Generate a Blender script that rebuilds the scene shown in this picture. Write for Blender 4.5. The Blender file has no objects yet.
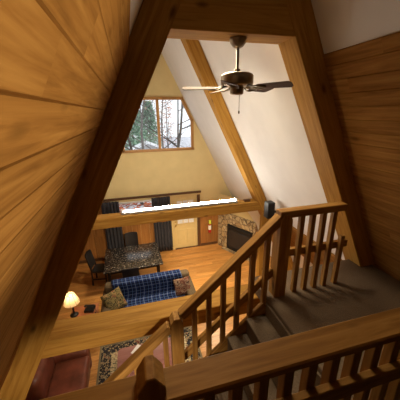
import bpy, bmesh, math, random
from mathutils import Vector, Matrix, noise
random.seed(11)
C = bpy.context.scene.collection
V = Vector

# ------------------------------------------------------------------ materials
def new_mat(name):
    m = bpy.data.materials.new(name); m.use_nodes = True
    nt = m.node_tree; nt.nodes.clear()
    out = nt.nodes.new('ShaderNodeOutputMaterial')
    b = nt.nodes.new('ShaderNodeBsdfPrincipled')
    nt.links.new(b.outputs[0], out.inputs[0])
    return m, nt, b, out
def nd(nt, t, **kw):
    n = nt.nodes.new(t)
    for k, v in kw.items():
        if k in n.inputs: n.inputs[k].default_value = v
        else: setattr(n, k, v)
    return n
def ramp(nt, fac, stops, interp='LINEAR'):
    r = nt.nodes.new('ShaderNodeValToRGB'); r.color_ramp.interpolation = interp
    e = r.color_ramp.elements
    while len(e) < len(stops): e.new(0.5)
    for i, (p, c) in enumerate(stops):
        e[i].position = p; e[i].color = (*c, 1)
    nt.links.new(fac, r.inputs[0]); return r.outputs[0]
def mixc(nt, fac, a, b, blend='MIX'):
    m = nt.nodes.new('ShaderNodeMix'); m.data_type = 'RGBA'; m.blend_type = blend
    for s, v in ((0, fac), (6, a), (7, b)):
        if isinstance(v, (int, float)): m.inputs[s].default_value = v
        elif isinstance(v, tuple): m.inputs[s].default_value = (*v, 1)
        else: nt.links.new(v, m.inputs[s])
    return m.outputs[2]
def math_(nt, op, a, b=0.0):
    m = nt.nodes.new('ShaderNodeMath'); m.operation = op
    for i, v in enumerate((a, b)):
        if isinstance(v, (int, float)): m.inputs[i].default_value = v
        else: nt.links.new(v, m.inputs[i])
    return m.outputs[0]
def coords(nt, scale=(1, 1, 1), rnd=True):
    tc = nt.nodes.new('ShaderNodeTexCoord')
    mp = nt.nodes.new('ShaderNodeMapping'); mp.inputs['Scale'].default_value = scale
    src = tc.outputs['Object']
    if rnd:
        oi = nt.nodes.new('ShaderNodeObjectInfo')
        k = math_(nt, 'MULTIPLY', oi.outputs['Random'], 37.0)
        a = nt.nodes.new('ShaderNodeVectorMath'); a.operation = 'ADD'
        nt.links.new(src, a.inputs[0]); nt.links.new(k, a.inputs[1]); src = a.outputs[0]
    nt.links.new(src, mp.inputs[0]); return mp.outputs[0]
def plain(name, col, rough=0.5, metal=0.0, var=0.12, scale=6.0, bump=0.0, spec=0.5):
    m, nt, b, o = new_mat(name)
    n = nd(nt, 'ShaderNodeTexNoise', Scale=scale, Detail=5.0)
    nt.links.new(coords(nt), n.inputs['Vector'])
    c = ramp(nt, n.outputs[0], [(0.3, tuple(x*(1-var) for x in col)), (0.7, tuple(min(1, x*(1+var)) for x in col))])
    nt.links.new(c, b.inputs['Base Color'])
    b.inputs['Roughness'].default_value = rough; b.inputs['Metallic'].default_value = metal
    b.inputs['Specular IOR Level'].default_value = spec
    if bump:
        bp = nd(nt, 'ShaderNodeBump', Strength=bump, Distance=0.01)
        nt.links.new(n.outputs[0], bp.inputs['Height']); nt.links.new(bp.outputs[0], b.inputs['Normal'])
    return m
def wood(name, dark, mid, light, rough=0.5, board=0.0, knots=0.5, gscale=1.0, tone=0.35, spec=0.4):
    """grain runs along local X; board>0 gives each board (local Y strips) its own tone"""
    m, nt, b, o = new_mat(name)
    base = coords(nt, (1, 1, 1), True)
    vec = base
    tonev = None
    if board:
        tc = nt.nodes.new('ShaderNodeTexCoord'); sx = nt.nodes.new('ShaderNodeSeparateXYZ')
        nt.links.new(tc.outputs['Object'], sx.inputs[0])
        idx = math_(nt, 'FLOOR', math_(nt, 'DIVIDE', sx.outputs[1], board))
        wn = nd(nt, 'ShaderNodeTexWhiteNoise', noise_dimensions='1D')
        nt.links.new(idx, wn.inputs['W'])
        off = math_(nt, 'MULTIPLY', wn.outputs['Value'], 5.3)
        # butt joints along the length
        seg = math_(nt, 'FLOOR', math_(nt, 'DIVIDE', math_(nt, 'ADD', sx.outputs[0], off), 1.9))
        cb = nt.nodes.new('ShaderNodeCombineXYZ'); nt.links.new(idx, cb.inputs[0]); nt.links.new(seg, cb.inputs[1])
        w2 = nd(nt, 'ShaderNodeTexWhiteNoise', noise_dimensions='2D'); nt.links.new(cb.outputs[0], w2.inputs['Vector'])
        tonev = w2.outputs['Value']
        a = nt.nodes.new('ShaderNodeVectorMath'); a.operation = 'ADD'
        sc = nt.nodes.new('ShaderNodeVectorMath'); sc.operation = 'SCALE'
        nt.links.new(w2.outputs['Color'], sc.inputs[0]); sc.inputs['Scale'].default_value = 9.0
        nt.links.new(base, a.inputs[0]); nt.links.new(sc.outputs[0], a.inputs[1]); vec = a.outputs[0]
    mp = nt.nodes.new('ShaderNodeMapping'); mp.inputs['Scale'].default_value = (1.1*gscale, 16*gscale, 16*gscale)
    nt.links.new(vec, mp.inputs[0])
    n = nd(nt, 'ShaderNodeTexNoise', Scale=1.6, Detail=7.0, Roughness=0.6, Distortion=0.6)
    nt.links.new(mp.outputs[0], n.inputs['Vector'])
    c = ramp(nt, n.outputs[0], [(0.25, dark), (0.5, mid), (0.75, light)])
    mp2 = nt.nodes.new('ShaderNodeMapping'); mp2.inputs['Scale'].default_value = (2.2, 5.5, 5.5)
    nt.links.new(vec, mp2.inputs[0])
    vo = nd(nt, 'ShaderNodeTexVoronoi', Scale=1.0, Randomness=1.0); nt.links.new(mp2.outputs[0], vo.inputs['Vector'])
    kf = ramp(nt, vo.outputs['Distance'], [(0.05, (knots,)*3), (0.16, (0, 0, 0))])
    c = mixc(nt, kf, c, tuple(x*0.25 for x in dark))
    if tonev:
        tf = ramp(nt, tonev, [(0, (1-tone,)*3), (1, (1, 1, 1))])
        c = mixc(nt, 1.0, c, tf, 'MULTIPLY')
    nt.links.new(c, b.inputs['Base Color'])
    b.inputs['Roughness'].default_value = rough; b.inputs['Specular IOR Level'].default_value = spec
    bp = nd(nt, 'ShaderNodeBump', Strength=0.12, Distance=0.004)
    nt.links.new(n.outputs[0], bp.inputs['Height']); nt.links.new(bp.outputs[0], b.inputs['Normal'])
    return m
def emit(name, col, s):
    m, nt, b, o = new_mat(name)
    b.inputs['Base Color'].default_value = (*col, 1)
    b.inputs['Emission Color'].default_value = (*col, 1); b.inputs['Emission Strength'].default_value = s
    return m
def glass_mat(name, refl=0.06):
    m, nt, b, o = new_mat(name); nt.nodes.remove(b)
    t = nt.nodes.new('ShaderNodeBsdfTransparent'); g = nd(nt, 'ShaderNodeBsdfGlossy', Roughness=0.03)
    mx = nt.nodes.new('ShaderNodeMixShader'); mx.inputs[0].default_value = refl
    nt.links.new(t.outputs[0], mx.inputs[1]); nt.links.new(g.outputs[0], mx.inputs[2]); nt.links.new(mx.outputs[0], o.inputs[0])
    return m

M = {}
M['beam'] = wood('timber', (.24, .11, .018), (.40, .205, .038), (.52, .29, .066), 0.65, knots=0.75, spec=.12)
M['rail'] = wood('rail_pine', (.18, .08, .018), (.32, .16, .038), (.46, .255, .072), 0.55, knots=0.7, spec=.15)
M['plank'] = wood('wall_planks', (.20, .092, .026), (.33, .16, .044), (.45, .235, .07), 0.7, board=0.128, knots=0.5, tone=.2, spec=0)
M['panel'] = wood('wood_panel', (.26, .10, .025), (.38, .16, .04), (.48, .22, .06), 0.45, board=0.3, knots=0.3, gscale=.7)
M['floor'] = wood('floor_boards', (.40, .16, .035), (.60, .28, .075), (.74, .40, .13), 0.33, board=0.11, knots=0.15, tone=0.3)
M['trim'] = wood('window_trim', (.30, .13, .03), (.44, .22, .06), (.54, .30, .09), 0.45)
M['darktrim'] = wood('dark_trim', (.07, .03, .012), (.11, .05, .02), (.15, .07, .028), 0.45)
M['absorbwall'] = wood('light_absorbing_panelling', (.02, .009, .004), (.035, .016, .007), (.05, .024, .01), .8, board=.15, spec=0)  # near-black so the unseen wall absorbs stray light
M['white'] = plain('white_plaster', (.78, .77, .74), 0.85, var=.03, scale=3, bump=.05)
M['cream'] = plain('cream_plaster', (.70, .56, .27), 0.85, var=.04, scale=3, bump=.05)
M['creamdoor'] = plain('cream_paint', (.66, .50, .22), 0.5, var=.04)
M['carpet'] = plain('brown_carpet', (.17, .125, .085), 0.95, var=.18, scale=90, bump=.5, spec=.05)
M['bronze'] = plain('aged_bronze', (.26, .21, .15), 0.38, metal=.85, var=.15)
M['blade'] = wood('fan_blade', (.09, .06, .045), (.13, .09, .07), (.17, .12, .095), 0.7, knots=0, spec=.1)
M['brass'] = plain('brass', (.55, .38, .12), 0.3, metal=1)
M['black'] = plain('black_plastic', (.006, .006, .006), 0.5)
M['blackmetal'] = plain('black_iron', (.016, .015, .015), 0.45, metal=.4)
M['darkwood'] = wood('espresso_wood', (.010, .006, .005), (.018, .011, .009), (.03, .019, .014), 0.35, knots=0)
M['leather'] = plain('oxblood_leather', (.19, .055, .03), 0.38, var=.35, scale=5, bump=.25)
M['sofa'] = plain('taupe_upholstery', (.11, .078, .045), 0.9, var=.2, scale=40, bump=.3, spec=.15)
M['curtain'] = plain('charcoal_curtain', (.035, .033, .04), 0.85, var=.25, scale=10)
M['lace'] = plain('white_lace', (.8, .8, .8), 0.9, var=.12, scale=45)
M['paper'] = plain('white_paper', (.85, .83, .80), 0.7, var=.03)
M['redwood'] = wood('reddish_tabletop', (.26, .10, .08), (.34, .15, .125), (.40, .19, .16), 0.3, knots=0.1)
M['cherry'] = wood('cherry_wood', (.30, .09, .035), (.40, .14, .055), (.48, .19, .08), 0.4, knots=0.1)
M['red'] = plain('red_enamel', (.45, .015, .012), 0.3)
M['tag'] = plain('lime_tag', (.62, .72, .06), 0.6)
M['tubehouse'] = plain('white_enamel', (.75, .75, .75), 0.4)
M['fixture'] = plain('grey_enamel', (.22, .21, .20), .6)
M['tube'] = emit('lit_tube', (1, .93, .82), 190.0)
M['bulb'] = emit('lit_bulb', (1, .70, .38), 60.0)
M['glass'] = glass_mat('window_glass')
M['fireglass'] = plain('smoked_glass', (.02, .02, .022), 0.08)
M['bark'] = plain('grey_bark', (.085, .075, .065), 0.9, var=.4, scale=9)
M['bark2'] = plain('pale_bark', (.21, .19, .17), 0.9, var=.4, scale=9)
M['evergreen'] = plain('evergreen_needles', (.28, .42, .29), 0.8, var=.5, scale=3)
M['rust'] = plain('rust_leaves', (.55, .30, .22), 0.8, var=.4, scale=3)
M['leafred'] = plain('fallen_red_leaf', (.42, .10, .03), 0.8, var=.6, scale=2)
M['ground'] = plain('pale_gravel', (.62, .62, .66), 0.95, var=.25, scale=2)
M['roofwhite'] = plain('white_metal_roof', (.85, .85, .87), 0.4, var=.03)
M['siding'] = plain('grey_siding', (.45, .45, .45), 0.7)
def lampshade():
    m, nt, b, o = new_mat('parchment_shade'); nt.nodes.remove(b)
    d = nd(nt, 'ShaderNodeBsdfDiffuse', Color=(.85, .74, .55, 1)); t = nd(nt, 'ShaderNodeBsdfTranslucent', Color=(.9, .75, .5, 1))
    mx = nt.nodes.new('ShaderNodeMixShader'); mx.inputs[0].default_value = .55
    nt.links.new(d.outputs[0], mx.inputs[1]); nt.links.new(t.outputs[0], mx.inputs[2]); nt.links.new(mx.outputs[0], o.inputs[0])
    return m
M['shade'] = lampshade()
def granite():
    m, nt, b, o = new_mat('dark_granite')
    n = nd(nt, 'ShaderNodeTexVoronoi', Scale=34.0); n2 = nd(nt, 'ShaderNodeTexNoise', Scale=19.0, Detail=6.0)
    v = coords(nt); nt.links.new(v, n.inputs['Vector']); nt.links.new(v, n2.inputs['Vector'])
    c1 = ramp(nt, n2.outputs[0], [(.42, (.009, .008, .008)), (.55, (.035, .027, .022)), (.64, (.14, .11, .085)), (.72, (.38, .34, .29))])
    c2 = ramp(nt, n.outputs['Distance'], [(.1, (.6, .55, .48)), (.25, (.03, .024, .02))])
    nt.links.new(mixc(nt, .22, c1, c2), b.inputs['Base Color']); b.inputs['Roughness'].default_value = .22
    return m
M['granite'] = granite()
def stone():
    m, nt, b, o = new_mat('flagstone')
    tc = coords(nt, (1, 1.3, 1)); w = nd(nt, 'ShaderNodeTexNoise', Scale=2.5, Detail=2.0); nt.links.new(tc, w.inputs['Vector'])
    a = nt.nodes.new('ShaderNodeVectorMath'); a.operation = 'MULTIPLY_ADD'
    nt.links.new(w.outputs['Color'], a.inputs[0]); a.inputs[1].default_value = (.35, .35, .35); nt.links.new(tc, a.inputs[2])
    v = nd(nt, 'ShaderNodeTexVoronoi', Scale=6.5, feature='DISTANCE_TO_EDGE'); v2 = nd(nt, 'ShaderNodeTexVoronoi', Scale=6.5)
    nt.links.new(a.outputs[0], v.inputs['Vector']); nt.links.new(a.outputs[0], v2.inputs['Vector'])
    sx = nt.nodes.new('ShaderNodeSeparateColor'); nt.links.new(v2.outputs['Color'], sx.inputs[0])
    c = ramp(nt, sx.outputs[0], [(0, (.26, .15, .07)), (.35, (.52, .36, .17)), (.65, (.38, .27, .15)), (1, (.62, .48, .27))])
    g = ramp(nt, v.outputs['Distance'], [(.02, (1, 1, 1)), (.07, (0, 0, 0))])
    nt.links.new(mixc(nt, g, c, (.11, .075, .045)), b.inputs['Base Color'])
    b.inputs['Roughness'].default_value = .85
    bp = nd(nt, 'ShaderNodeBump', Strength=.8, Distance=.03); h = ramp(nt, v.outputs['Distance'], [(0, (0, 0, 0)), (.12, (1, 1, 1))])
    nt.links.new(h, bp.inputs['Height']); nt.links.new(bp.outputs[0], b.inputs['Normal'])
    return m
M['stone'] = stone()
def plaid():
    m, nt, b, o = new_mat('blue_plaid')
    uv = nt.nodes.new('ShaderNodeUVMap'); s = nt.nodes.new('ShaderNodeSeparateXYZ'); nt.links.new(uv.outputs[0], s.inputs[0])
    c = None
    def stripe(out, freq, w, ph=0):
        f = math_(nt, 'FRACT', math_(nt, 'ADD', math_(nt, 'MULTIPLY', out, freq), ph)); return math_(nt, 'LESS_THAN', f, w)
    base = mixc(nt, math_(nt, 'MULTIPLY', stripe(s.outputs[0], 5.5, .5), .7), (.008, .019, .085), (.004, .006, .02))
    base = mixc(nt, math_(nt, 'MULTIPLY', stripe(s.outputs[1], 5.5, .5), .6), base, (.006, .009, .028))
    base = mixc(nt, math_(nt, 'MULTIPLY', stripe(s.outputs[0], 5.5, .08, .3), .40), base, (.24, .31, .46))
    base = mixc(nt, math_(nt, 'MULTIPLY', stripe(s.outputs[1], 5.5, .07, .3), .40), base, (.24, .31, .46))
    base = mixc(nt, math_(nt, 'MULTIPLY', stripe(s.outputs[1], 5.5, .06, .75), .5), base, (.10, .18, .42))
    base = mixc(nt, math_(nt, 'MULTIPLY', stripe(s.outputs[0], 5.5, .06, .75), .5), base, (.10, .18, .42))
    nt.links.new(base, b.inputs['Base Color']); b.inputs['Roughness'].default_value = .95
    b.inputs['Specular IOR Level'].default_value = .1
    return m
M['plaid'] = plaid()
def floral(name, stops, sc):
    m, nt, b, o = new_mat(name)
    v = coords(nt); n = nd(nt, 'ShaderNodeTexVoronoi', Scale=sc, feature='SMOOTH_F1'); n2 = nd(nt, 'ShaderNodeTexNoise', Scale=sc*1.1, Detail=3.0, Distortion=1.5)
    nt.links.new(v, n.inputs['Vector']); nt.links.new(v, n2.inputs['Vector'])
    f = math_(nt, 'ADD', math_(nt, 'MULTIPLY', n.outputs['Distance'], .45), math_(nt, 'MULTIPLY', n2.outputs[0], .6))
    nt.links.new(ramp(nt, f, stops, 'CONSTANT'), b.inputs['Base Color']); b.inputs['Roughness'].default_value = .95
    b.inputs['Specular IOR Level'].default_value = .1
    return m
M['rugdark'] = floral('rug_dark_border', [(0, (.40, .31, .17)), (.36, (.03, .024, .022)), (.47, (.028, .03, .04)), (.53, (.34, .27, .15)), (.60, (.14, .04, .03))], 13)
M['rugcream'] = floral('rug_cream_border', [(0, (.12, .05, .04)), (.34, (.50, .40, .23)), (.50, (.10, .09, .06)), (.55, (.55, .45, .27)), (.63, (.24, .07, .05))], 12)
M['rugfield'] = floral('rug_field', [(0, (.24, .09, .07)), (.42, (.34, .13, .10)), (.56, (.42, .32, .20))], 8)
M['pillow'] = floral('tapestry', [(0, (.05, .035, .02)), (.36, (.22, .17, .07)), (.46, (.07, .06, .03)), (.54, (.30, .20, .09)), (.62, (.16, .05, .03))], 11)
M['pillow2'] = floral('tapestry_red', [(0, (.05, .02, .015)), (.36, (.20, .11, .07)), (.46, (.10, .03, .02)), (.54, (.24, .17, .12)), (.62, (.06, .03, .02))], 11)

# ------------------------------------------------------------------ builders
def thing(name, label, cat, loc=(0, 0, 0), rz=0.0, group=None):
    o = bpy.data.objects.new(name, None); C.objects.link(o); o.empty_display_size = .1
    o.location = loc; o.rotation_euler = (0, 0, rz); o['label'] = label; o['category'] = cat
    if group: o['group'] = group
    return o
def tag(o, label, cat, group=None, kind=None):
    o['label'] = label; o['category'] = cat
    if group: o['group'] = group
    if kind: o['kind'] = kind
    return o
def link(name, bm, mat, parent=None, matrix=None, smooth=False, kind=None, mats=None):
    bmesh.ops.recalc_face_normals(bm, faces=bm.faces)
    me = bpy.data.meshes.new(name); bm.to_mesh(me); bm.free()
    for mm in (mats or [mat]): me.materials.append(mm)
    if smooth:
        for p in me.polygons: p.use_smooth = True
    o = bpy.data.objects.new(name, me); C.objects.link(o)
    if matrix is not None: o.matrix_local = matrix
    if parent: o.parent = parent
    if kind: o['kind'] = kind
    return o
def bm_box(bm, lo, hi, bev=0.0, seg=1):
    t = bmesh.new()
    vs = [t.verts.new((x, y, z)) for x in (lo[0], hi[0]) for y in (lo[1], hi[1]) for z in (lo[2], hi[2])]
    for f in ((0, 1, 3, 2), (4, 6, 7, 5), (0, 4, 5, 1), (2, 3, 7, 6), (0, 2, 6, 4), (1, 5, 7, 3)): t.faces.new([vs[i] for i in f])
    if bev: bmesh.ops.bevel(t, geom=list(t.edges), offset=bev, segments=seg, affect='EDGES', profile=.5)
    merge(bm, t)
def merge(bm, t, mtx=None, mi=None):
    if mtx is not None: bmesh.ops.transform(t, matrix=mtx, verts=t.verts)
    mp = {v: bm.verts.new(v.co) for v in t.verts}
    for f in t.faces:
        try:
            nf = bm.faces.new([mp[v] for v in f.verts]); nf.smooth = f.smooth; nf.material_index = f.material_index if mi is None else mi
        except ValueError: pass
    t.free()
def box(name, lo, hi, mat, parent=None, bev=0.004, seg=1, kind=None, long_axis=None):
    """box with its origin at centre; grain (local X) turned to the longest axis"""
    lo, hi = V(lo), V(hi); c = (lo+hi)/2; s = (hi-lo)/2
    ax = long_axis if long_axis is not None else max(range(3), key=lambda i: s[i])
    bm = bmesh.new()
    if ax == 0: R = Matrix.Identity(3); d = s
    elif ax == 1: R = Matrix(((0, -1, 0), (1, 0, 0), (0, 0, 1))); d = V((s.y, s.x, s.z))
    else: R = Matrix(((0, 0, -1), (0, 1, 0), (1, 0, 0))); d = V((s.z, s.y, s.x))
    bm_box(bm, -d, d, bev, seg)
    return link(name, bm, mat, parent, Matrix.Translation(c) @ R.to_4x4(), kind=kind, smooth=seg > 1)
def bar(name, p0, p1, w, h, mat, parent=None, up=(0, 0, 1), bev=0.004, kind=None):
    """timber from p0 to p1 (centre line), w sideways, h along up"""
    p0, p1 = V(p0), V(p1); x = (p1-p0).normalized(); y = V(up).cross(x).normalized(); z = x.cross(y)
    L = (p1-p0).length/2; bm = bmesh.new(); bm_box(bm, (-L, -w/2, -h/2), (L, w/2, h/2), bev)
    Mx = Matrix((x, y, z)).transposed().to_4x4(); Mx.translation = (p0+p1)/2
    return link(name, bm, mat, parent, Mx, kind=kind)
def lathe(name, prof, mat, parent=None, loc=(0, 0, 0), seg=28, rot=None, smooth=True):
    bm = bmesh.new(); rings = []
    for r, z in prof:
        if r < 1e-5: rings.append([bm.verts.new((0, 0, z))])
        else: rings.append([bm.verts.new((r*math.cos(2*math.pi*k/seg), r*math.sin(2*math.pi*k/seg), z)) for k in range(seg)])
    for a, b in zip(rings, rings[1:]):
        for k in range(seg):
            q = [a[k % len(a)], a[(k+1) % seg % len(a)], b[(k+1) % seg % len(b)], b[k % len(b)]]
            u = []
            for v in q:
                if v not in u: u.append(v)
            if len(u) > 2: bm.faces.new(u)
    m = Matrix.Translation(loc)
    if rot is not None: m = m @ rot
    return link(name, bm, mat, parent, m, smooth=smooth)
def tube_bm(bm, pts, rad, seg=8, cap=True):
    pts = [V(p) for p in pts]; rings = []
    for i, p in enumerate(pts):
        d = (pts[min(i+1, len(pts)-1)]-pts[max(i-1, 0)]).normalized()
        a = d.orthogonal().normalized() if i == 0 else (a - d*a.dot(d)).normalized()
        b = d.cross(a); r = rad[i] if isinstance(rad, (list, tuple)) else rad
        rings.append([bm.verts.new(p + (a*math.cos(2*math.pi*k/seg)+b*math.sin(2*math.pi*k/seg))*r) for k in range(seg)])
    for A, B in zip(rings, rings[1:]):
        for k in range(seg): bm.faces.new((A[k], A[(k+1) % seg], B[(k+1) % seg], B[k]))
    if cap: bm.faces.new(rings[0]); bm.faces.new(rings[-1][::-1])
def tube(name, pts, rad, mat, parent=None, seg=8):
    bm = bmesh.new(); tube_bm(bm, pts, rad, seg); return link(name, bm, mat, parent, smooth=True)
def prism(name, poly, axis, a, b, mat, parent=None, bev=0.0, kind=None, smooth=False):
    """extrude 2-D polygon along an axis between a and b; poly in the other two axes in xyz order"""
    bm = bmesh.new()
    def mk(p, t):
        q = list(p); q.insert(axis, t); return bm.verts.new(q)
    A = [mk(p, a) for p in poly]; B = [mk(p, b) for p in poly]
    bm.faces.new(A); bm.faces.new(B[::-1]); n = len(poly)
    for i in range(n): bm.faces.new((A[i], A[(i+1) % n], B[(i+1) % n], B[i]))
    if bev: bmesh.ops.bevel(bm, geom=list(bm.edges), offset=bev, segments=2, affect='EDGES')
    return link(name, bm, mat, parent, kind=kind, smooth=smooth)
def boards(name, origin, v, n, length, across, w, mat, parent=None, kind=None, gap=.004):
    """tongue-and-groove boards; local X length, local Y across (v), local Z out (n)"""
    v = V(v).normalized(); n = V(n).normalized(); u = v.cross(n)
    bm = bmesh.new(); k = 0
    y = 0.0
    while y < across-1e-4:
        y1 = min(y+w, across)
        prof = [(y, -.02), (y, -.008), (y+gap, 0), (y1-gap, 0), (y1, -.008), (y1, -.02)]
        A = [bm.verts.new((0, p, q)) for p, q in prof]; B = [bm.verts.new((length, p, q)) for p, q in prof]
        bm.faces.new(A); bm.faces.new(B[::-1])
        for i in range(6): bm.faces.new((A[i], A[(i+1) % 6], B[(i+1) % 6], B[i]))
        y += w
    Mx = Matrix((u, v, n)).transposed().to_4x4(); Mx.translation = V(origin)
    return link(name, bm, mat, parent, Mx, kind=kind)
def copy_tree(o, parent=None):
    c = o.copy(); C.objects.link(c)
    if parent: c.parent = parent
    for ch in list(o.children): copy_tree(ch, c)
    return c

# ------------------------------------------------------------------ the A-frame shell
RT, WY, BY = 7.04, 8.5, -1.3           # roof apex height, far wall, wall behind
S5 = math.sqrt(5)
RX = lambda z: (RT - z)/2              # half width of the roof lining at height z
IX = lambda z: (6.54 - z)/2            # half width at the inside of the rafters
boards('floor', (3.75, BY-.1, 0), (0, 1, 0), (0, 0, 1), 7.5, WY-BY+.2, .11, M['floor'], kind='structure', gap=.002).matrix_world
bpy.data.objects['floor'].matrix_local = Matrix.Translation((-3.75, BY-.1, 0))
for side, s in (('right', 1), ('left', -1)):
    T = .09
    prism('wall_'+side, [(s*3.62, -.2), (0.0, RT), (0.0, RT+.2), (s*3.75, -.2)], 1, BY, WY+.1, M['white'], kind='structure')
    slab = bpy.data.objects['wall_'+side]
    v = V((-s, 0, 2)); n = V((-2*s, 0, -1))
    # plank lining on the loft side of the first truss, up to the white plaster
    z0, z1 = 2.6, 5.33
    u = v.cross(n).normalized()
    y0, y1 = BY, 2.22
    off = n.normalized()*.022
    org = V((s*RX(z0), y0 if u.y > 0 else y1, z0)) + off
    boards('planking', org, v, n, y1-y0, (z1-z0)*S5/2, .128, M['plank'], slab)
    # lower plank strip in the living room
    z0, z1 = (1.75, 2.56) if s > 0 else (0.0, 2.56)
    y0, y1 = 2.46, (5.11 if s > 0 else WY)
    org = V((s*RX(z0), y0 if u.y > 0 else y1, z0)) + off
    boards('planking', org, v, n, y1-y0, (z1-z0)*S5/2, .128, M['plank'], slab)
prism('wall_front', [(-3.7, -.2), (3.7, -.2), (0, RT+.2)], 1, BY-.1, BY, M['absorbwall'], kind='structure')  # unseen wall behind the viewer, pulled close and darkened to soak up bounce

# far gable wall with openings
def gable():
    bm = bmesh.new()
    win = [(-1.1, 3.75), (1.1, 3.75), (1.1, 4.64), (.80, 5.26), (-.80, 5.26), (-1.1, 4.64)]
    low = [(-1.58, 1.30), (-.36, 1.30), (-.36, 2.02), (-1.58, 2.02)]
    door = [(.36, 0.0), (1.24, 0.0), (1.24, 2.08), (.36, 2.08)]
    outer = [(-3.62, -.02), (.36, -.02), (.36, 2.08), (1.24, 2.08), (1.24, -.02), (3.62, -.02), (0, RT+.1)]
    es = []
    for loop in (outer, win, low):
        vs = [bm.verts.new((x, 0, z)) for x, z in loop]
        es += [bm.edges.new((vs[i], vs[(i+1) % len(vs)])) for i in range(len(vs))]
    bmesh.ops.triangle_fill(bm, edges=es, use_beauty=True, use_dissolve=False)
    ext = bmesh.ops.extrude_face_region(bm, geom=list(bm.faces))
    bmesh.ops.translate(bm, vec=(0, .14, 0), verts=[g for g in ext['geom'] if isinstance(g, bmesh.types.BMVert)])
    return bm
link('wall_back', gable(), M['cream'], None, Matrix.Translation((0, WY, 0)), kind='structure')

def panel_boards(name, x0, x1, z0, z1, parent=None):
    bm = bmesh.new(); x = x0
    while x < x1-1e-3:
        xe = min(x+.3, x1)
        bm_box(bm, (z0, x, 0), (z1, xe-.004, .018), .002); x += .3
    # local X up the wall, local Y along the wall
    R = Matrix(((0, 1, 0), (0, 0, -1), (1, 0, 0))).to_4x4(); R.translation = V((0, WY, 0))
    return link(name, bm, M['panel'], parent, R, kind='structure')
panel_boards('wall_back_wainscot', -3.55, -1.72, 0, 2.12)
for nm, a in (('trim_1', (-1.72, -.22, 0, 1.25)), ('trim_2', (-.22, .26, 0, 2.12)), ('trim_3', (1.34, 2.2, 0, 1.72))):
    panel_boards(nm, *a)
bpy.data.objects['wall_back_wainscot'].name = 'trim_4'
bar('baseboard_back', (-3.45, WY-.03, .05), (.26, WY-.03, .05), .025, .10, M['darktrim'], kind='structure')
bar('baseboard_right', (1.34, WY-.03, .05), (2.0, WY-.03, .05), .025, .10, M['darktrim'], kind='structure')

# gable window
w1 = bpy.data.objects.new('window_1', None); C.objects.link(w1); w1.location = (0, WY, 0); w1['kind'] = 'structure'
def wbar(p, q, par, w=.085, d=.10, yc=0.0, mat=None, nm='window_frame'):
    return bar(nm, (p[0], yc, p[1]), (q[0], yc, q[1]), d, w, mat or M['trim'], par, up=(0, 0, 1) if abs(p[0]-q[0]) > .01 else (1, 0, 0))
for p, q in (((-1.17, 3.72), (1.17, 3.72)), ((-.84, 5.29), (.84, 5.29)), ((1.12, 3.70), (1.12, 4.66)), ((-1.12, 3.70), (-1.12, 4.66)),
             ((1.12, 4.62), (.80, 5.29)), ((-1.12, 4.62), (-.80, 5.29)), ((.03, 3.74), (.03, 5.27))):
    wbar(p, q, w1)
prism('pane', [(-1.1, 3.75), (.03, 3.75), (.03, 5.26), (-.8, 5.26), (-1.1, 4.64)], 1, .07, .076, M['glass'], w1)
prism('pane', [(.03, 3.75), (1.1, 3.75), (1.1, 4.64), (.8, 5.26), (.03, 5.26)], 1, .07, .076, M['glass'], w1)
# lower window
w2 = bpy.data.objects.new('window_2', None); C.objects.link(w2); w2.location = (0, WY, 0); w2['kind'] = 'structure'
for p, q in (((-1.62, 1.30), (-.32, 1.30)), ((-1.62, 2.03), (-.32, 2.03)), ((-1.58, 1.30), (-1.58, 2.03)), ((-.36, 1.30), (-.36, 2.03))):
    wbar(p, q, w2, w=.05, mat=M['tubehouse'])
prism('pane', [(-1.58, 1.30), (-.36, 1.30), (-.36, 2.02), (-1.58, 2.02)], 1, .07, .076, M['glass'], w2)

# head trim over window, curtains and door
bar('trim_5', (-1.95, WY-.035, 2.185), (1.38, WY-.035, 2.185), .05, .075, M['darktrim'], kind='structure')

# door
d1 = bpy.data.objects.new('door_1', None); C.objects.link(d1); d1.location = (.80, WY, 0); d1['kind'] = 'structure'
box('door_slab', (-.43, .02, .02), (.43, .065, 2.06), M['creamdoor'], d1, .004)
for x0, x1 in ((-.32, -.04), (.04, .32)):
    box('door_panel', (x0, .008, .18), (x1, .022, .78), M['creamdoor'], d1, .008)
for i in range(3):
    for j in range(3):
        box('pane', (-.30+i*.205, .006, 1.02+j*.30), (-.11+i*.205, .018, 1.29+j*.30), M['lace'], d1, .002)
for x in (-.325, -.103, .102, .315): bar('muntin', (x, .008, 1.0), (x, .008, 1.92), .03, .022, M['creamdoor'], d1, up=(1, 0, 0))
for z in (1.0, 1.305, 1.605, 1.92): bar('muntin', (-.335, .007, z), (.325, .007, z), .03, .022, M['creamdoor'], d1)
lathe('door_knob', [(0, 0), (.03, 0), (.03, .008), (.012, .012), (.012, .035), (.028, .045), (.03, .058), (.02, .07), (0, .073)], M['brass'], d1, (-.375, .02, .95), 16, Matrix.Rotation(math.pi/2, 4, 'X'))
lathe('deadbolt', [(0, 0), (.028, 0), (.026, .015), (0, .018)], M['brass'], d1, (-.375, .02, 1.10), 16, Matrix.Rotation(math.pi/2, 4, 'X'))
bar('door_frame', (.49, -.01, 0), (.49, -.01, 2.16), .06, .10, M['darktrim'], d1, up=(1, 0, 0))
bar('door_frame', (-.49, -.01, 0), (-.49, -.01, 2.16), .06, .10, M['creamdoor'], d1, up=(1, 0, 0))
bar('door_frame', (-.54, -.012, 2.13), (.54, -.012, 2.13), .06, .09, M['creamdoor'], d1)
bar('threshold', (-.45, .03, .01), (.45, .03, .01), .14, .03, M['darktrim'], d1)

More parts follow.
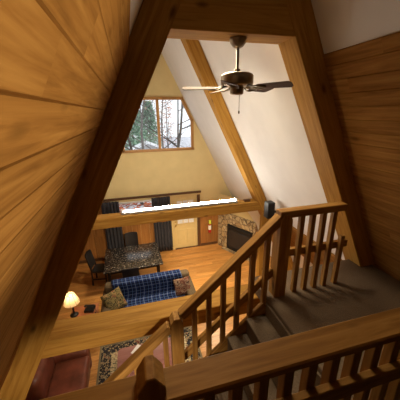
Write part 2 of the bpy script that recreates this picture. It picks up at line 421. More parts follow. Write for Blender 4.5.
# ------------------------------------------------------------------ loft floor (carpeted) with stair opening
lf = bpy.data.objects.new('floor.001', None)
def loft():
    bm = bmesh.new()
    bm_box(bm, (-RX(2.95)+.05, BY, 2.72), (RX(2.95)-.05, .80, 2.95))
    bm_box(bm, (.36, .79, 2.805), (RX(2.95)-.05, 2.40, 2.95), .012, 2)
    return bm
lo = link('loft_floor', loft(), M['carpet'], kind='structure'); lo.name = 'floor.001'

# ------------------------------------------------------------------ timber trusses
def truss(y0, y1, label, collar=False, cat='roof truss'):
    t = thing('roof_truss', label, cat, (0, (y0+y1)/2, 0))
    w = y1-y0; off = .112
    for s in (1, -1):
        d = V((2*s, 0, 1)).normalized()*off
        dep = .222 if s > 0 or not collar else .245
        d = V((2*s, 0, 1)).normalized()*(.222-dep/2)
        p0 = V((s*IX(.02), 0, .02))+d; p1 = V((s*IX(6.4), 0, 6.4))+d
        bar('rafter', p0, p1, w, dep, M['beam'], t, up=(2*s, 0, 1), bev=.006)
    if collar: box('collar_beam', (-IX(5.45)-.05, -w/2+.004, 5.45), (IX(5.45)+.05, w/2-.004, 5.74), M['beam'], t, .006)
    return t
t1 = truss(2.20, 2.48, 'dark A-frame truss nearest the viewer, with collar beam carrying the ceiling fan', True)
box('tie_beam', (-IX(2.8)-.12, -.137, 2.60), (IX(2.8)+.12, .137, 2.80), M['beam'], t1, .008)
t2 = truss(5.10, 5.38, 'golden A-frame truss halfway down the room, its tie beam carrying the fluorescent tube')
box('tie_beam', (-IX(2.8)-.12, -.137, 2.64), (IX(2.8)+.14, .137, 2.86), M['beam'], t2, .008)
box('post', (2.0, -.13, 0), (2.12, .0, 2.64), M['beam'], t2, .008)

# ------------------------------------------------------------------ stairs
st = thing('staircase', 'steep carpeted staircase descending to the left beside the loft landing', 'stairs', (0, 0, 0))
RISE, RUN, NR = 2.95/15, .214, 15
for i in range(1, NR):
    z = 2.95-RISE*i; x1 = .36-RUN*(i-1); x0 = x1-RUN
    box('tread', (x0-.025, .86, z-.045), (x1, 2.0, z), M['carpet'], st, .012, 2)
    box('riser', (x1-.02, .87, z+.002), (x1-.002, 1.99, z+RISE-.047), M['carpet'], st, 0)
sl = RISE/RUN; nrm = V((-sl, 0, 1)).normalized()
for y in (.835, 2.025):
    a = V((.40, y, 2.95-.14)); L = 2.95/sl-.15
    bar('stringer', a, a-V((L, 0, L*sl)), .04, .24, M['rail'], st, up=nrm, bev=.003)

# stair railing (far side)
sr = thing('stair_railing', 'sloping pine stair handrail with square balusters, running down from the landing newel', 'railing', (0, 2.05, 2.95))
def O(x, y, z): return V((x, y-2.05, z-2.95))
def newel(name, x, y, w, z0, z1, par, m, orgn):
    ch = .035
    p = [(x-w/2, z0), (x+w/2, z0), (x+w/2, z1-ch*1.6), (x+w/2-ch, z1), (x-w/2+ch, z1), (x-w/2, z1-ch*1.6)]
    p = [(a-orgn[0], b-orgn[2]) for a, b in p]
    bm = bmesh.new(); A = [bm.verts.new((q, -w/2, r)) for q, r in p]; B = [bm.verts.new((q, w/2, r)) for q, r in p]
    bm.faces.new(A); bm.faces.new(B[::-1])
    for i in range(6): bm.faces.new((A[i], A[(i+1) % 6], B[(i+1) % 6], B[i]))
    bmesh.ops.bevel(bm, geom=list(bm.edges), offset=.004, segments=1, affect='EDGES')
    R = Matrix(((0, 0, -1), (0, 1, 0), (1, 0, 0))).to_4x4()
    bmesh.ops.transform(bm, matrix=R.inverted(), verts=bm.verts)
    R.translation = V((0, y-orgn[1], 0))
    return link(name, bm, m, par, R)
org = (0, 2.05, 2.95)
newel('newel_post', .505, 2.06, .13, 2.80, 3.90, sr, M['rail'], org)
hs = .90
hz = lambda x: 3.885 - hs*(.50-x)
pz = 2.93
newel('post', -.625, 2.06, .125, 1.2, pz, sr, M['rail'], org)
yb = 2.03
up = V((-hs, 0, 1)).normalized()
def sbar(nm, xa, xb, y, dz, w, h):
    a = O(xa, y, hz(xa)+dz); b = O(xb, y, hz(xb)+dz)
    return bar(nm, a, b, w, h, M['rail'], sr, up=up, bev=.006)
sbar('handrail', .51, -.57, 2.06, 0, .10, .085)
sbar('handrail', -.69, -2.3, 2.06, 0, .10, .085)
sbar('lower_rail', .45, -.57, 2.085, -.60, .045, .09)
sbar('lower_rail', -.69, -2.2, 2.085, -.60, .045, .09)
for k in range(15):
    x = .335-.155*k
    if abs(x+.625) < .09: continue
    if x < -2.1: break
    bar('baluster', O(x, 2.04, hz(x)-1.18), O(x, 2.04, hz(x)-.03), .05, .05, M['rail'], sr, up=(1, 0, 0), bev=.003)

# landing railing
lr = thing('landing_railing', 'level pine railing along the landing edge, from newel post to the right rafter', 'railing', (1.0, 2.06, 2.95))
def Q(x, y, z): return V((x-1.0, y-2.06, z-2.95))
bar('top_rail', Q(.44, 2.06, 3.895), Q(1.22, 2.06, 3.895), .10, .075, M['rail'], lr, bev=.006)
bar('lower_rail', Q(.57, 2.085, 3.43), Q(1.36, 2.085, 3.43), .045, .085, M['rail'], lr)
for k in range(4):
    x = .70+.130*k
    bar('baluster', Q(x, 2.04, 2.945), Q(x, 2.04, 3.86), .05, .05, M['rail'], lr, up=(1, 0, 0), bev=.003)
bar('baluster', Q(1.24, 2.04, 2.945), Q(1.24, 2.04, 3.56), .05, .05, M['rail'], lr, up=(1, 0, 0), bev=.003)

# near guard railing
gr = thing('guard_railing', 'broad flat-topped pine guard rail closest to the viewer, across the bottom of the view', 'railing', (0, .72, 2.95))
def G(x, y, z): return V((x, y-.72, z-2.95))
bar('top_rail', G(-.87, .695, 3.88), G(1.55, .695, 3.88), .135, .042, M['rail'], gr, bev=.007)
bar('top_rail', G(-1.55, .695, 3.88), G(-.955, .695, 3.88), .135, .042, M['rail'], gr, bev=.007)
newel('newel_post', -.912, .70, .10, 2.95, 3.995, gr, M['rail'], (0, .72, 2.95))
bar('lower_rail', G(-1.6, .70, 3.53), G(-.955, .70, 3.53), .04, .09, M['rail'], gr)
bar('lower_rail', G(-.87, .70, 3.53), G(1.68, .70, 3.53), .04, .09, M['rail'], gr)
for k in range(24):
    x = -1.45+.128*k
    if abs(x+.912) < .08 or x > 1.5: continue
    bar('baluster', G(x, .742, 2.95), G(x, .742, 3.86), .05, .05, M['rail'], gr, up=(1, 0, 0), bev=.003)

# ------------------------------------------------------------------ ceiling fan under the collar beam
fn = thing('ceiling_fan', 'bronze ceiling fan with dark blades hanging from the collar beam', 'ceiling fan', (.08, 2.34, 5.45))
lathe('canopy', [(0, 0), (.072, 0), (.075, -.012), (.066, -.04), (.045, -.066), (.022, -.078), (0, -.078)], M['bronze'], fn)
lathe('downrod', [(.0, -.07), (.0125, -.07), (.0125, -.235), (.026, -.24), (.03, -.26), (.02, -.27), (0, -.27)], M['bronze'], fn, seg=16)
lathe('motor_housing', [(0, -.26), (.05, -.263), (.11, -.271), (.138, -.285), (.145, -.30), (.145, -.36), (.138, -.37), (.115, -.377), (.06, -.387), (0, -.387)], M['bronze'], fn, seg=36)
sh = lathe('switch_housing', [(0, -.385), (.062, -.385), (.064, -.395), (.06, -.44), (.05, -.45), (0, -.453)], M['bronze'], fn)
ch = tube('pull_chain', [(.01, -.04, -.435), (.01, -.04, -.585)], .0022, M['bronze'], fn, 6)
lathe('chain_fob', [(0, 0), (.006, -.004), (.008, -.018), (.005, -.03), (0, -.033)], M['bronze'], ch, (.01, -.04, -.583), 10)
def blade_bm():
    bm = bmesh.new(); n = 16; ring = []
    outline = []
    for i in range(n+1):
        t = i/n; x = .195+.295*t
        w = .050+.016*t
        if t > .9: w *= math.sqrt(max(0.0, 1-((t-.9)/.1)**2))*.45+.55
        if t < .1: w *= .75+2.5*t
        outline.append((x, w))
    top = [(x, w) for x, w in outline]+[(x, -w) for x, w in outline[::-1]]
    A = [bm.verts.new((x, y, .003)) for x, y in top]; B = [bm.verts.new((x, y, -.003)) for x, y in top]
    bm.faces.new(A); bm.faces.new(B[::-1]); k = len(top)
    for i in range(k): bm.faces.new((A[i], A[(i+1) % k], B[(i+1) % k], B[i]))
    return bm
def iron_bm():
    bm = bmesh.new()
    for sgn in (1, -1):
        tube_bm(bm, [(.10, .008*sgn, .012), (.14, .022*sgn, .004), (.17, .036*sgn, -.006), (.21, .04*sgn, -.008), (.25, .022*sgn, -.008), (.265, .004*sgn, -.008)], .0065, 6)
    tube_bm(bm, [(.09, 0, .012), (.15, 0, .002), (.27, 0, -.008)], .006, 6)
    return bm
b0 = i0 = None
for k in range(5):
    a = math.radians(24+72*k)
    R = Matrix.Translation((0, 0, -.392)) @ Matrix.Rotation(a, 4, 'Z') @ Matrix.Rotation(math.radians(-15), 4, 'X')
    if b0 is None:
        b0 = link('blade', blade_bm(), M['blade'], fn, R); i0 = link('blade_iron', iron_bm(), M['bronze'], b0, smooth=True)
    else:
        b = b0.copy(); C.objects.link(b); b.parent = fn; b.matrix_local = R
        i = i0.copy(); C.objects.link(i); i.parent = b

# ------------------------------------------------------------------ fluorescent light on the far tie beam
fl = thing('fluorescent_light', 'long lit white fluorescent fixture lying on top of the far tie beam', 'light', (0, 5.26, 2.86))
box('housing', (-1.22, -.07, .0), (1.38, .07, .045), M['fixture'], fl, .006)
tube('tube', [(-1.17, -.01, .066), (1.33, -.01, .066)], .012, M['tube'], fl, 12)
for x in (-1.195, 1.355): box('end_cap', (x-.02, -.06, .04), (x+.02, .06, .095), M['tubehouse'], fl, .004)
wb = box('wooden_block', (1.55, 5.18, 2.86), (1.70, 5.26, 2.91), M['darktrim'], None, .006)
tag(wb, 'small brown wooden block on the far tie beam, right of the lit tube', 'block')
sp = thing('loudspeaker', 'small black speaker on the sloping wall beside the foot of the far right rafter', 'speaker', (1.80, 4.50, 2.72))
box('cabinet', (-.08, -.09, 0), (.08, .09, .35), M['black'], sp, .012, 2)
box('grille', (-.062, -.098, .02), (.062, -.088, .32), M['blackmetal'], sp, .004)
bar('bracket', (.05, .03, .10), (.29, .03, .10), .03, .05, M['blackmetal'], sp)

# ------------------------------------------------------------------ fireplace in the right corner
A0 = V((2.02, 8.40, 0)); dirn = V((.47, -.883, 0)).normalized(); nout = V((-dirn.y*-1, 0, 0))
nrm2 = V((dirn.y, -dirn.x, 0))          # towards the room
if nrm2.x > 0: nrm2 = -nrm2
ang = math.atan2(dirn.y, dirn.x)
fp = thing('fireplace', 'corner fireplace of tan flagstone with a black iron insert', 'fireplace', A0, ang)
# local: +X along the face (towards the viewer), -Y into the room or corner
sgn = 1 if (Matrix.Rotation(-ang, 3, 'Z') @ nrm2).y > 0 else -1
def fb(name, x0, x1, d0, d1, z0, z1, mat, par=fp, bev=.006):
    ys = sorted((sgn*d0, sgn*d1)); return box(name, (x0, ys[0], z0), (x1, ys[1], z1), mat, par, bev)
SW, SH = 1.66, 1.42
def surround():
    bm = bmesh.new()
    def a(x0, x1, z0, z1, d=.0):
        ys = sorted((sgn*(-.12), sgn*d)); bm_box(bm, (x0, ys[0], z0), (x1, ys[1], z1), .012)
    a(0, .46, 0, SH, .02); a(.46, 1.56, 1.02, SH); a(1.56, SW, 0, SH); a(.46, 1.56, 0, .05)
    return bm
link('stone_surround', surround(), M['stone'], fp)
fb('hearth', .3, 1.62, .0, .14, 0, .03, M['stone'])
ins = fb('insert', .47, 1.55, -.10, .03, .05, 1.01, M['blackmetal'])
fb('fire_door', .56, 1.46, .02, .045, .18, .84, M['fireglass'])
fb('louvre', .52, 1.50, .03, .05, .88, .97, M['black'])
fb('louvre', .52, 1.50, .03, .05, .07, .14, M['black'])
# cream plaster above the stone, on the same diagonal
bm = bmesh.new()
ys = sorted((sgn*-.10, sgn*-.06)); bm_box(bm, (0, ys[0], SH), (SW, ys[1], 2.05))
Rm = Matrix.Translation(A0) @ Matrix.Rotation(ang, 4, 'Z')
link('wall_corner', bm, M['cream'], None, Rm, kind='structure')

# ------------------------------------------------------------------ fire extinguisher
fe = thing('fire_extinguisher', 'small red fire extinguisher with white label hung right of the door', 'fire extinguisher', (1.69, WY-.085, .56))
lathe('cylinder', [(0, 0), (.05, 0), (.056, .012), (.056, .34), (.045, .39), (.02, .42), (.02, .44), (0, .44)], M['red'], fe, seg=20)
lathe('paper_label', [(.0575, .12), (.0575, .30)], M['paper'], fe, seg=20)
box('valve', (-.02, -.03, .44), (.02, .03, .49), M['black'], fe, .004)
bar('lever', (0, .02, .50), (0, -.09, .53), .022, .014, M['black'], fe)
tube('hose', [(.02, 0, .47), (.07, -.01, .44), (.085, -.01, .32), (.075, -.01, .14)], .01, M['black'], fe)
box('inspection_tag', (-.055, -.068, .36), (.035, -.062, .53), M['tag'], fe, .002)
box('bracket', (-.03, .05, .2), (.03, .066, .42), M['blackmetal'], fe, .002)

# ------------------------------------------------------------------ curtains
def curtain(x0, x1, z0, z1, folds, label):
    bm = bmesh.new(); nx, nz = folds*8, 10; g = []
    for j in range(nz+1):
        t = j/nz; row = []
        for i in range(nx+1):
            u = i/nx; amp = .022+.018*(1-t)
            y = amp*math.sin(u*folds*2*math.pi+.6*math.sin(3*t))
            x = x0+(x1-x0)*(u+.012*math.sin(5*t+u*7)); row.append(bm.verts.new((x-(x0+x1)/2, y, z0+(z1-z0)*t-z0)))
        g.append(row)
    for j in range(nz):
        for i in range(nx): bm.faces.new((g[j][i], g[j][i+1], g[j+1][i+1], g[j+1][i]))
    o = link('curtain', bm, M['curtain'], None, Matrix.Translation(((x0+x1)/2, WY-.115, z0)), smooth=True)
    md = o.modifiers.new('cloth', 'SOLIDIFY'); md.thickness = .006
    tag(o, label, 'curtain', 'charcoal curtains at the lower window')
curtain(-2.0, -1.45, .12, 2.14, 5, 'charcoal curtain on the left side of the window, behind the dining table')
curtain(-.38, .25, .08, 2.14, 6, 'charcoal curtain between the window and the cream door')

# ------------------------------------------------------------------ dining set
dt = thing('dining_table', 'square dining table with speckled dark granite top, behind the sofa', 'table', (-1.15, 7.14, 0), math.radians(1.5))
box('tabletop', (-.82, -.69, .715), (.82, .69, .76), M['granite'], dt, .012, 2)
box('apron', (-.72, -.59, .62), (.72, .59, .715), M['darkwood'], dt, .004)
for sx in (-1, 1):
    for sy in (-1, 1): box('leg', (sx*.68-.045, sy*.57-.045, 0), (sx*.68+.045, sy*.57+.045, .64), M['darkwood'], dt, .006)
def dining_chair(label):
    t = thing('dining_chair', label, 'chair', group='dark chairs around the dining table')
    bm = bmesh.new(); bm_box(bm, (-.22, -.21, .43), (.22, .22, .49), .02, 3); link('seat', bm, M['leather_black'], t, smooth=True)
    bm = bmesh.new(); n = 8
    A = []
    for j in range(7):
        z = .52+.50*j/6; y = .215+.10*j/6+.01
        row = []
        for i in range(n+1):
            u = i/n*2-1; row.append(bm.verts.new((u*.215*(1-.04*(j == 6)), y+.035*(1-u*u), z-(.02*u*u if j == 6 else 0))))
        A.append(row)
    for j in range(6):
        for i in range(n): bm.faces.new((A[j][i], A[j][i+1], A[j+1][i+1], A[j+1][i]))
    ext = bmesh.ops.extrude_face_region(bm, geom=list(bm.faces))
    bmesh.ops.translate(bm, vec=(0, -.035, 0), verts=[g for g in ext['geom'] if isinstance(g, bmesh.types.BMVert)])
    link('backrest', bm, M['leather_black'], t, smooth=False)
    for sx in (-1, 1):
        bar('leg', (sx*.19, -.18, 0), (sx*.19, -.18, .44), .04, .04, M['darkwood'], t, up=(1, 0, 0))
        bar('leg', (sx*.19, .23, 0), (sx*.19, .20, .55), .04, .04, M['darkwood'], t, up=(1, 0, 0))
    for sx in (-1, 1): bar('stretcher', (sx*.19, -.18, .2), (sx*.19, .22, .2), .022, .03, M['darkwood'], t)
    return t
M['leather_black'] = plain('black_leather', (.018, .015, .015), 0.4, var=.3, scale=8, bump=.1)
c0 = dining_chair('black dining chair on the far side of the table, between the curtains')
c0.location = (-1.17, 7.97, 0); c0.rotation_euler.z = 0
for loc, rz, lab in (((-1.22, 6.40, 0), math.pi, 'black dining chair tucked under the near side of the table, behind the sofa'),
                     ((-2.12, 7.22, 0), math.radians(80), 'black dining chair at the left end of the table')):
    c = copy_tree(c0); c.location = loc; c.rotation_euler.z = rz; c['label'] = lab

# ------------------------------------------------------------------ sofa with throw and cushions
sf = thing('sofa', 'taupe fabric sofa facing the rug, draped with a blue plaid throw', 'sofa', (-.79, 5.45, 0))
def soft(name, lo, hi, mat, par, bev=.06, seg=4, puff=0.0):
    bm = bmesh.new(); bm_box(bm, lo, hi, bev, seg)
    return link(name, bm, mat, par, smooth=True)
soft('base', (-1.1, -.42, .06), (1.1, .42, .30), M['sofa'], sf, .03, 3)
for x in (-.885, .005): soft('seat_cushion', (x, -.44, .29), (x+.88, .24, .46), M['sofa'], sf, .05)
soft('backrest', (-1.08, .20, .28), (1.08, .46, .86), M['sofa'], sf, .08)
for x in (-1.13, .90): soft('arm', (x, -.45, .08), (x+.23, .46, .66), M['sofa'], sf, .07)
for x in (-1.02, 1.02):
    for y in (-.36, .36): lathe('foot', [(0, 0), (.025, 0), (.032, .07), (0, .07)], M['darkwood'], sf, (x, y, 0), 12)
def throw():
    prof = [(.485, .40), (.487, .60), (.475, .80), (.44, .875), (.33, .892), (.22, .875), (.185, .80), (.175, .65), (.165, .52), (.10, .482), (-.15, .478), (-.40, .482), (-.465, .44), (-.47, .28)]
    pts = [V((0, a, b)) for a, b in prof]
    # resample
    L = [0]
    for a, b in zip(pts, pts[1:]): L.append(L[-1]+(b-a).length)
    N, W = 40, 34; bm = bmesh.new(); uvl = bm.loops.layers.uv.new('UVMap'); g = []
    for j in range(N+1):
        s = L[-1]*j/N; k = max(i for i in range(len(L)) if L[i] <= s+1e-9); k = min(k, len(pts)-2)
        p = pts[k].lerp(pts[k+1], (s-L[k])/(L[k+1]-L[k])); row = []
        for i in range(W+1):
            u = i/W; x = -.87+1.74*u+.02*math.sin(j*.4)
            q = p+V((x, 0, 0)); w = .006*noise.noise(V((x*5, s*5, 2)))
            row.append((bm.verts.new(q+V((0, w*.5, abs(w)))), (u*1.6, s)))
        g.append(row)
    for j in range(N):
        for i in range(W):
            qd = [g[j][i], g[j][i+1], g[j+1][i+1], g[j+1][i]]
            f = bm.faces.new([a for a, _ in qd])
            for lp, (_, uv) in zip(f.loops, qd): lp[uvl].uv = uv
    o = link('throw_blanket', bm, M['plaid'], None, Matrix.Translation((-.80, 5.45, 0)), smooth=True)
    md = o.modifiers.new('cloth', 'SOLIDIFY'); md.thickness = .008; md.offset = 1
    return tag(o, 'blue and black plaid throw blanket spread over the sofa back and seat', 'blanket')
throw()
def cushion(loc, rot, mat, label, sz=.23):
    bm = bmesh.new(); n = 14; lay = []
    for sd in (1, -1):
        g = []
        for j in range(n+1):
            row = []
            for i in range(n+1):
                u, v = i/n*2-1, j/n*2-1
                h = .075*((1-u**4)*(1-v**4))**.6
                pin = 1-.06*(1-abs(u*v))*(abs(u)**6+abs(v)**6)/1
                row.append(bm.verts.new((u*sz*pin, v*sz*pin, sd*h)))
            g.append(row)
        for j in range(n):
            for i in range(n): bm.faces.new((g[j][i], g[j][i+1], g[j+1][i+1], g[j+1][i]))
    bmesh.ops.remove_doubles(bm, verts=bm.verts, dist=1e-4)
    o = link('cushion', bm, mat, None, Matrix.LocRotScale(V(loc), rot.to_quaternion(), None), smooth=True)
    return tag(o, label, 'cushion', 'tapestry cushions on the sofa')
from mathutils import Euler
cushion((-1.62, 5.30, .70), Euler((math.radians(52), math.radians(-6), math.radians(28))), M['pillow'], 'olive and gold tapestry cushion at the left end of the sofa', .24)
cushion((.03, 5.40, .68), Euler((math.radians(58), math.radians(-12), math.radians(-10))), M['pillow2'], 'reddish brown tapestry cushion at the right end of the sofa', .21)

# ------------------------------------------------------------------ end table, lamp, telephone
et = thing('end_table', 'reddish wooden end table left of the sofa, under the lamp and telephone', 'table', (-2.27, 5.20, 0), math.radians(2))
box('tabletop', (-.29, -.27, .565), (.29, .27, .60), M['cherry'], et, .008, 2)
box('apron', (-.25, -.23, .49), (.25, .23, .565), M['cherry'], et, .003)
box('shelf', (-.25, -.23, .18), (.25, .23, .20), M['cherry'], et, .003)
for sx in (-1, 1):
    for sy in (-1, 1): box('leg', (sx*.235-.02, sy*.215-.02, 0), (sx*.235+.02, sy*.215+.02, .565), M['cherry'], et, .003)
lp = thing('table_lamp', 'lit table lamp with a cream ribbed shade and slim black stem', 'lamp', (-2.48, 5.20, .60))
lathe('base', [(0, 0), (.085, 0), (.088, .015), (.05, .03), (.022, .055), (.016, .12), (.022, .17), (.012, .20), (.010, .40), (.014, .41), (0, .41)], M['blackmetal'], lp, seg=20)
sd = lathe('lamp_shade', [(.165, .335), (.15, .38), (.125, .44), (.098, .51), (.078, .57)], M['shade'], lp, seg=24)
for k in range(8):
    a = k*math.pi/4; c, s = math.cos(a), math.sin(a)
    tube('rib', [(r*c*1.01, r*s*1.01, z) for r, z in ((.165, .335), (.15, .38), (.125, .44), (.098, .51), (.078, .57))], .003, M['darktrim'], sd, 5)
lathe('bulb', [(0, .42), (.012, .425), (.014, .45), (.03, .48), (.03, .50), (.018, .525), (0, .53)], M['bulb'], lp, seg=14)
tube('finial', [(0, 0, .53), (0, 0, .60)], .005, M['brass'], lp, 6)
tp = thing('telephone', 'black corded telephone on the end table beside the lamp', 'telephone', (-2.16, 5.27, .60), math.radians(-12))
prism('body', [(-.10, 0), (.10, 0), (.10, .03), (-.10, .065)], 0, -.10, .10, M['black'], tp, .004)
bm = bmesh.new(); tube_bm(bm, [(-.115, .02, .085), (-.09, .02, .105), (0, .02, .112), (.09, .02, .105), (.115, .02, .085)], [.027, .025, .017, .025, .027], 10)
link('handset', bm, M['black'], tp, smooth=True)
box('keypad', (-.05, -.085, .034), (.05, -.01, .046), M['blackmetal'], tp, .002)
tube('cord', [(.11, .02, .07)]+[(.15+.02*math.sin(k*1.1)+.004*k, -.05-.016*k, .02+.012*math.cos(k*1.1)) for k in range(9)], .006, M['black'], tp, 6)

# ------------------------------------------------------------------ recliner, rug, coffee table
rc = thing('recliner', 'oxblood leather recliner at the lower left, below the near tie beam', 'armchair', (-2.50, 3.76, 0), math.radians(0))
soft('base', (-.42, -.40, .05), (.42, .40, .32), M['leather'], rc, .04, 3)
soft('seat', (-.15, -.36, .30), (.46, .40, .50), M['leather'], rc, .07)
soft('backrest', (-.47, -.36, .34), (-.13, .40, .95), M['leather'], rc, .11)
for y in (-.56, .36): soft('arm', (-.46, y, .06), (.44, y+.20, .60), M['leather'], rc, .08)
for y in (-.4, .4):
    for x in (-.36, .36): lathe('foot', [(0, 0), (.03, 0), (.03, .06), (0, .06)], M['darkwood'], rc, (x, y, 0), 12)
rg = thing('rug', 'patterned oriental rug with dark and cream floral borders, under the coffee table', 'rug', (-.92, 3.55, 0))
def ring(name, x, y, w, z, mat):
    bm = bmesh.new()
    for lo, hi in (((-x, -y, 0), (x, -y+w, z)), ((-x, y-w, 0), (x, y, z)), ((-x, -y+w, 0), (-x+w, y-w, z)), ((x-w, -y+w, 0), (x, y-w, z))): bm_box(bm, lo, hi)
    return link(name, bm, mat, rg)
ring('edge_band', 1.05, 1.20, .04, .012, plain('olive_edge', (.19, .15, .08), .95))
ring('dark_border', 1.01, 1.16, .21, .013, M['rugdark'])
ring('cream_border', .80, .95, .20, .0135, M['rugcream'])
bm = bmesh.new(); bm_box(bm, (-.60, -.75, 0), (.60, .75, .013)); link('field', bm, M['rugfield'], rg)
ct = thing('coffee_table', 'low coffee table with rounded dusky red top, standing on the rug', 'table', (-.98, 3.75, .013))
def rrect(x, y, r, n=6):
    p = []
    for cx, cy, a in ((x-r, y-r, 0), (-x+r, y-r, 90), (-x+r, -y+r, 180), (x-r, -y+r, 270)):
        for k in range(n+1): t = math.radians(a+90*k/n); p.append((cx+r*math.cos(t), cy+r*math.sin(t)))
    return p
prism('tabletop', rrect(.55, .40, .07), 2, .40, .437, M['redwood'], ct, .006)
prism('apron', rrect(.48, .33, .05), 2, .32, .40, M['cherry'], ct)
for sx in (-1, 1):
    for sy in (-1, 1): box('leg', (sx*.42-.03, sy*.27-.03, 0), (sx*.42+.03, sy*.27+.03, .33), M['cherry'], ct, .005)
pm = box('magazine', (-.11, -.15, 0), (.11, .15, .006), M['paper'], None, .001)
pm.matrix_local = Matrix.Translation((-1.10, 3.98, .4535)) @ Matrix.Rotation(math.radians(-38), 4, 'Z')
tag(pm, 'white sheet of paper lying on the coffee table', 'paper')

# ------------------------------------------------------------------ outdoors
bm = bmesh.new(); bm_box(bm, (-30, WY+.3, -.5), (30, 60, -.35)); link('ground', bm, M['ground'], kind='structure')
def tree(x, y, h, r, seed, mat, label, lean=0.0):
    rng = random.Random(seed); bm = bmesh.new()
    def grow(p, d, L, r, depth):
        n = 4; pts = [p]; rad = [r]
        for i in range(n):
            d = (d+V((rng.uniform(-1, 1), rng.uniform(-1, 1), rng.uniform(-.5, .7)))*.16).normalized()
            p = p+d*L/n; pts.append(p); rad.append(r*(1-.42*(i+1)/n))
            if depth < 4 and i >= (1 if depth == 0 else 0) and rng.random() < (.95 if depth < 3 else .8):
                side = d.orthogonal(); side.rotate(Matrix.Rotation(rng.uniform(0, 6.28), 3, d))
                grow(p, (d*.55+side*.85+V((0, 0, .15))).normalized(), L*rng.uniform(.45, .68), rad[-1]*.55, depth+1)
        tube_bm(bm, pts, rad, 5 if depth < 2 else 3, cap=False)
        if depth < 4: grow(p, d, L*.6, rad[-1]*.9, depth+1) if depth < 3 else None
    grow(V((0, 0, -.4)), V((lean, 0, 1)).normalized(), h*.55, r, 0)
    o = link('bare_tree', bm, mat, None, Matrix.Translation((x, y, 0)), smooth=True)
    return tag(o, label, 'tree', 'bare trees outside the gable window')
tree(-.55, 15.0, 8.0, .11, 3, M['bark'], 'dark leafless tree in the left pane of the gable window', .03)
tree(.9, 16.0, 9.0, .09, 5, M['bark2'], 'pale leafless tree in the middle of the right gable pane', -.02)
tree(1.75, 14.0, 8.5, .08, 8, M['bark'], 'thin leafless tree by the right edge of the gable window', .05)
tree(.25, 19.0, 10.0, .13, 21, M['bark2'], 'tall leafless tree behind the gable window mullion', 0)
tree(-1.6, 20.0, 10.0, .12, 33, M['bark2'], 'leafless tree by the left edge of the gable window', 0)
tree(2.6, 20.0, 10.0, .13, 41, M['bark'], 'distant leafless tree behind the right gable pane', 0)
def leaves(bm, rng, n, size, fn):
    for _ in range(n):
        c = fn(); a = V((rng.gauss(0, 1), rng.gauss(0, 1), rng.gauss(0, 1))).normalized(); b = a.orthogonal().normalized(); s = size*rng.uniform(.6, 1.3)
        vs = [bm.verts.new(c+a*s*p+b*s*q) for p, q in ((-1, 0), (0, .45), (1, 0), (0, -.45))]; bm.faces.new(vs)
def bush(x, y, h, w, mat, seed, label, n=1500, name='evergreen_tree', z0=-.35, size=.14):
    rng = random.Random(seed); t = thing(name, label, 'tree' if 'tree' in name else 'bush', (x, y, z0))
    def fn():
        k = rng.random()**.8; r = w*(1-k*.75)*math.sqrt(rng.random()); a = rng.uniform(0, 6.28)
        return V((r*math.cos(a), r*math.sin(a), .3+k*(h-.3)))
    bm = bmesh.new(); leaves(bm, rng, n, size, fn); f = link('foliage', bm, mat, t); f['kind'] = 'stuff'
    tube('trunk', [(0, 0, 0), (0, 0, h*.8)], [.08, .02], M['bark'], t, 6)
bush(-.4, 36.0, 8.2, 2.4, M['evergreen'], 2, 'green evergreen seen through the left gable pane', 2600, size=.26)
bush(2.0, 39.0, 6.8, 2.0, M['evergreen'], 4, 'far evergreen tree low behind the gable mullion', 1500, size=.26)
bush(3.9, 34.0, 9.5, 1.5, M['rust'], 6, 'tree with sparse rust-coloured leaves in the right gable pane', 420, 'leafy_tree', size=.16)
shd = thing('shed', 'white-roofed shed at the bottom of the left gable pane', 'shed', (.95, 30.0, -.35))
prism('wall', [(-1.6, 0), (1.6, 0), (1.6, 1.5), (0, 2.12), (-1.6, 1.5)], 1, -1.5, 1.5, M['siding'], shd)
for sd_ in (1, -1):
    bar('roof', (sd_*1.75, 0, 1.46), (0, 0, 2.165), 3.3, .06, M['roofwhite'], shd)
def litter():
    rng = random.Random(9); bm = bmesh.new()
    for _ in range(1100):
        c = V((rng.uniform(-3.2, .8), rng.uniform(10.5, 17), -.335)); s = rng.uniform(.07, .17); a = rng.uniform(0, 6.28)
        u = V((math.cos(a), math.sin(a), .2)); w = V((-math.sin(a), math.cos(a), rng.uniform(-.2, .3)))
        bm.faces.new([bm.verts.new(c+u*s*p+w*s*q+V((0, 0, .02))) for p, q in ((-1, 0), (-.2, .6), (1, 0), (-.2, -.6))])
    o = link('fallen_leaves', bm, M['leafred'])
    tag(o, 'scattered red fallen leaves on the pale ground outside the lower window', 'leaves', kind='stuff')
litter()

# ------------------------------------------------------------------ light
w = bpy.data.worlds.new('World'); bpy.context.scene.world = w; w.use_nodes = True
bg = w.node_tree.nodes['Background']; bg.inputs[0].default_value = (.90, .95, 1.0, 1); bg.inputs[1].default_value = 1.5
def lamp(name, loc, power, col, size):
    l = bpy.data.lights.new(name, 'POINT'); l.energy = power; l.color = col; l.shadow_soft_size = size
    o = bpy.data.objects.new(name, l); C.objects.link(o); o.location = loc
WARM = (1, .80, .55)
def spot(name, loc, target, power, col, angle, blend=.6, size=.12):
    l = bpy.data.lights.new(name, 'SPOT'); l.energy = power; l.color = col; l.spot_size = math.radians(angle); l.spot_blend = blend; l.shadow_soft_size = size
    o = bpy.data.objects.new(name, l); C.objects.link(o); o.location = loc
    o.rotation_euler = (V(target)-V(loc)).to_track_quat('-Z', 'Y').to_euler()
spot('added_room_fill', (-.1, 2.75, 5.95), (-.5, 6.4, 0), 260, (1, .87, .68), 110)  # added spot hidden behind the collar, stands in for general room light
spot('added_under_loft_fill', (-1.3, 1.0, 2.45), (-1.3, 3.2, 1.0), 44, (1, .80, .56), 126, .35)  # added spot without a fixture, brightens recliner, rug and near tie beam
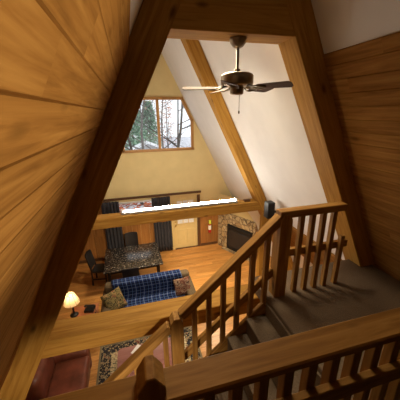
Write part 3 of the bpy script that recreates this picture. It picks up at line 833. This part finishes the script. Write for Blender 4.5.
spot('added_under_landing_fill', (1.0, 2.7, 2.5), (1.0, 3.6, 0), 140, (1, .82, .58), 120)  # added spot below the landing, brightens the floor beyond the balusters
spot('added_beam_fill_one', (-.7, 6.15, 2.3), (-.8, 6.6, 0), 130, (1, .82, .55), 135)  # added bare spot hidden by the far tie beam, lifts table and sofa
spot('added_beam_fill_two', (1.2, 6.15, 2.3), (1.1, 6.6, 0), 215, (1, .82, .55), 135)  # added bare spot behind the same beam, lifts the floor by the door
spot('added_ridge_fill', (.1, 3.3, 6.0), (.1, .8, 3.6), 420, (1, .82, .56), 70, .6, .55)  # added unseen spot, reaches under the collar to guard rail and landing
spot('added_rafter_fill', (-1.15, 3.0, 4.3), (1.2, 2.75, 4.45), 26, (1, .80, .50), 52, .35, .08)  # added spot hidden behind the left rafter, warms the right rafter's inner face
spot('added_loft_fill', (1.15, -.5, 3.6), (-.9, .55, 4.85), 340, (1, .80, .50), 38, 1.0, .05)  # added spot behind the viewer, washes the left planks

# ------------------------------------------------------------------ camera
cam = bpy.data.cameras.new('camera'); co = bpy.data.objects.new('camera', cam); C.objects.link(co)
f = 256.0
cam.sensor_width = 36; cam.sensor_fit = 'HORIZONTAL'; cam.lens = f/400*36; cam.clip_start = .02; cam.clip_end = 200
Yv = V((-73, -86, f)).normalized(); Zd = V((12, 750, f)); Zd = (Zd-Yv*Zd.dot(Yv)).normalized(); Xv = Yv.cross(-Zd)
if Xv.x < 0: Xv = -Xv
# rows: world axes in camera coords (x right, y down, z forward) -> Blender camera (x right, y up, -z forward)
rows = [Xv, Yv, -Zd]
Rm = Matrix([[r.x, -r.y, -r.z] for r in rows]).to_4x4(); Rm.translation = V((-.9, 0, 4.85))
co.matrix_world = Rm
sc = bpy.context.scene; sc.camera = co
sc.view_settings.view_transform = 'Standard'; sc.view_settings.look = 'None'; sc.view_settings.gamma = 1; sc.view_settings.exposure = 0.0
sc.view_settings.use_curve_mapping = False
sc.cycles.max_bounces = 10; sc.cycles.diffuse_bounces = 6; sc.cycles.transparent_max_bounces = 16
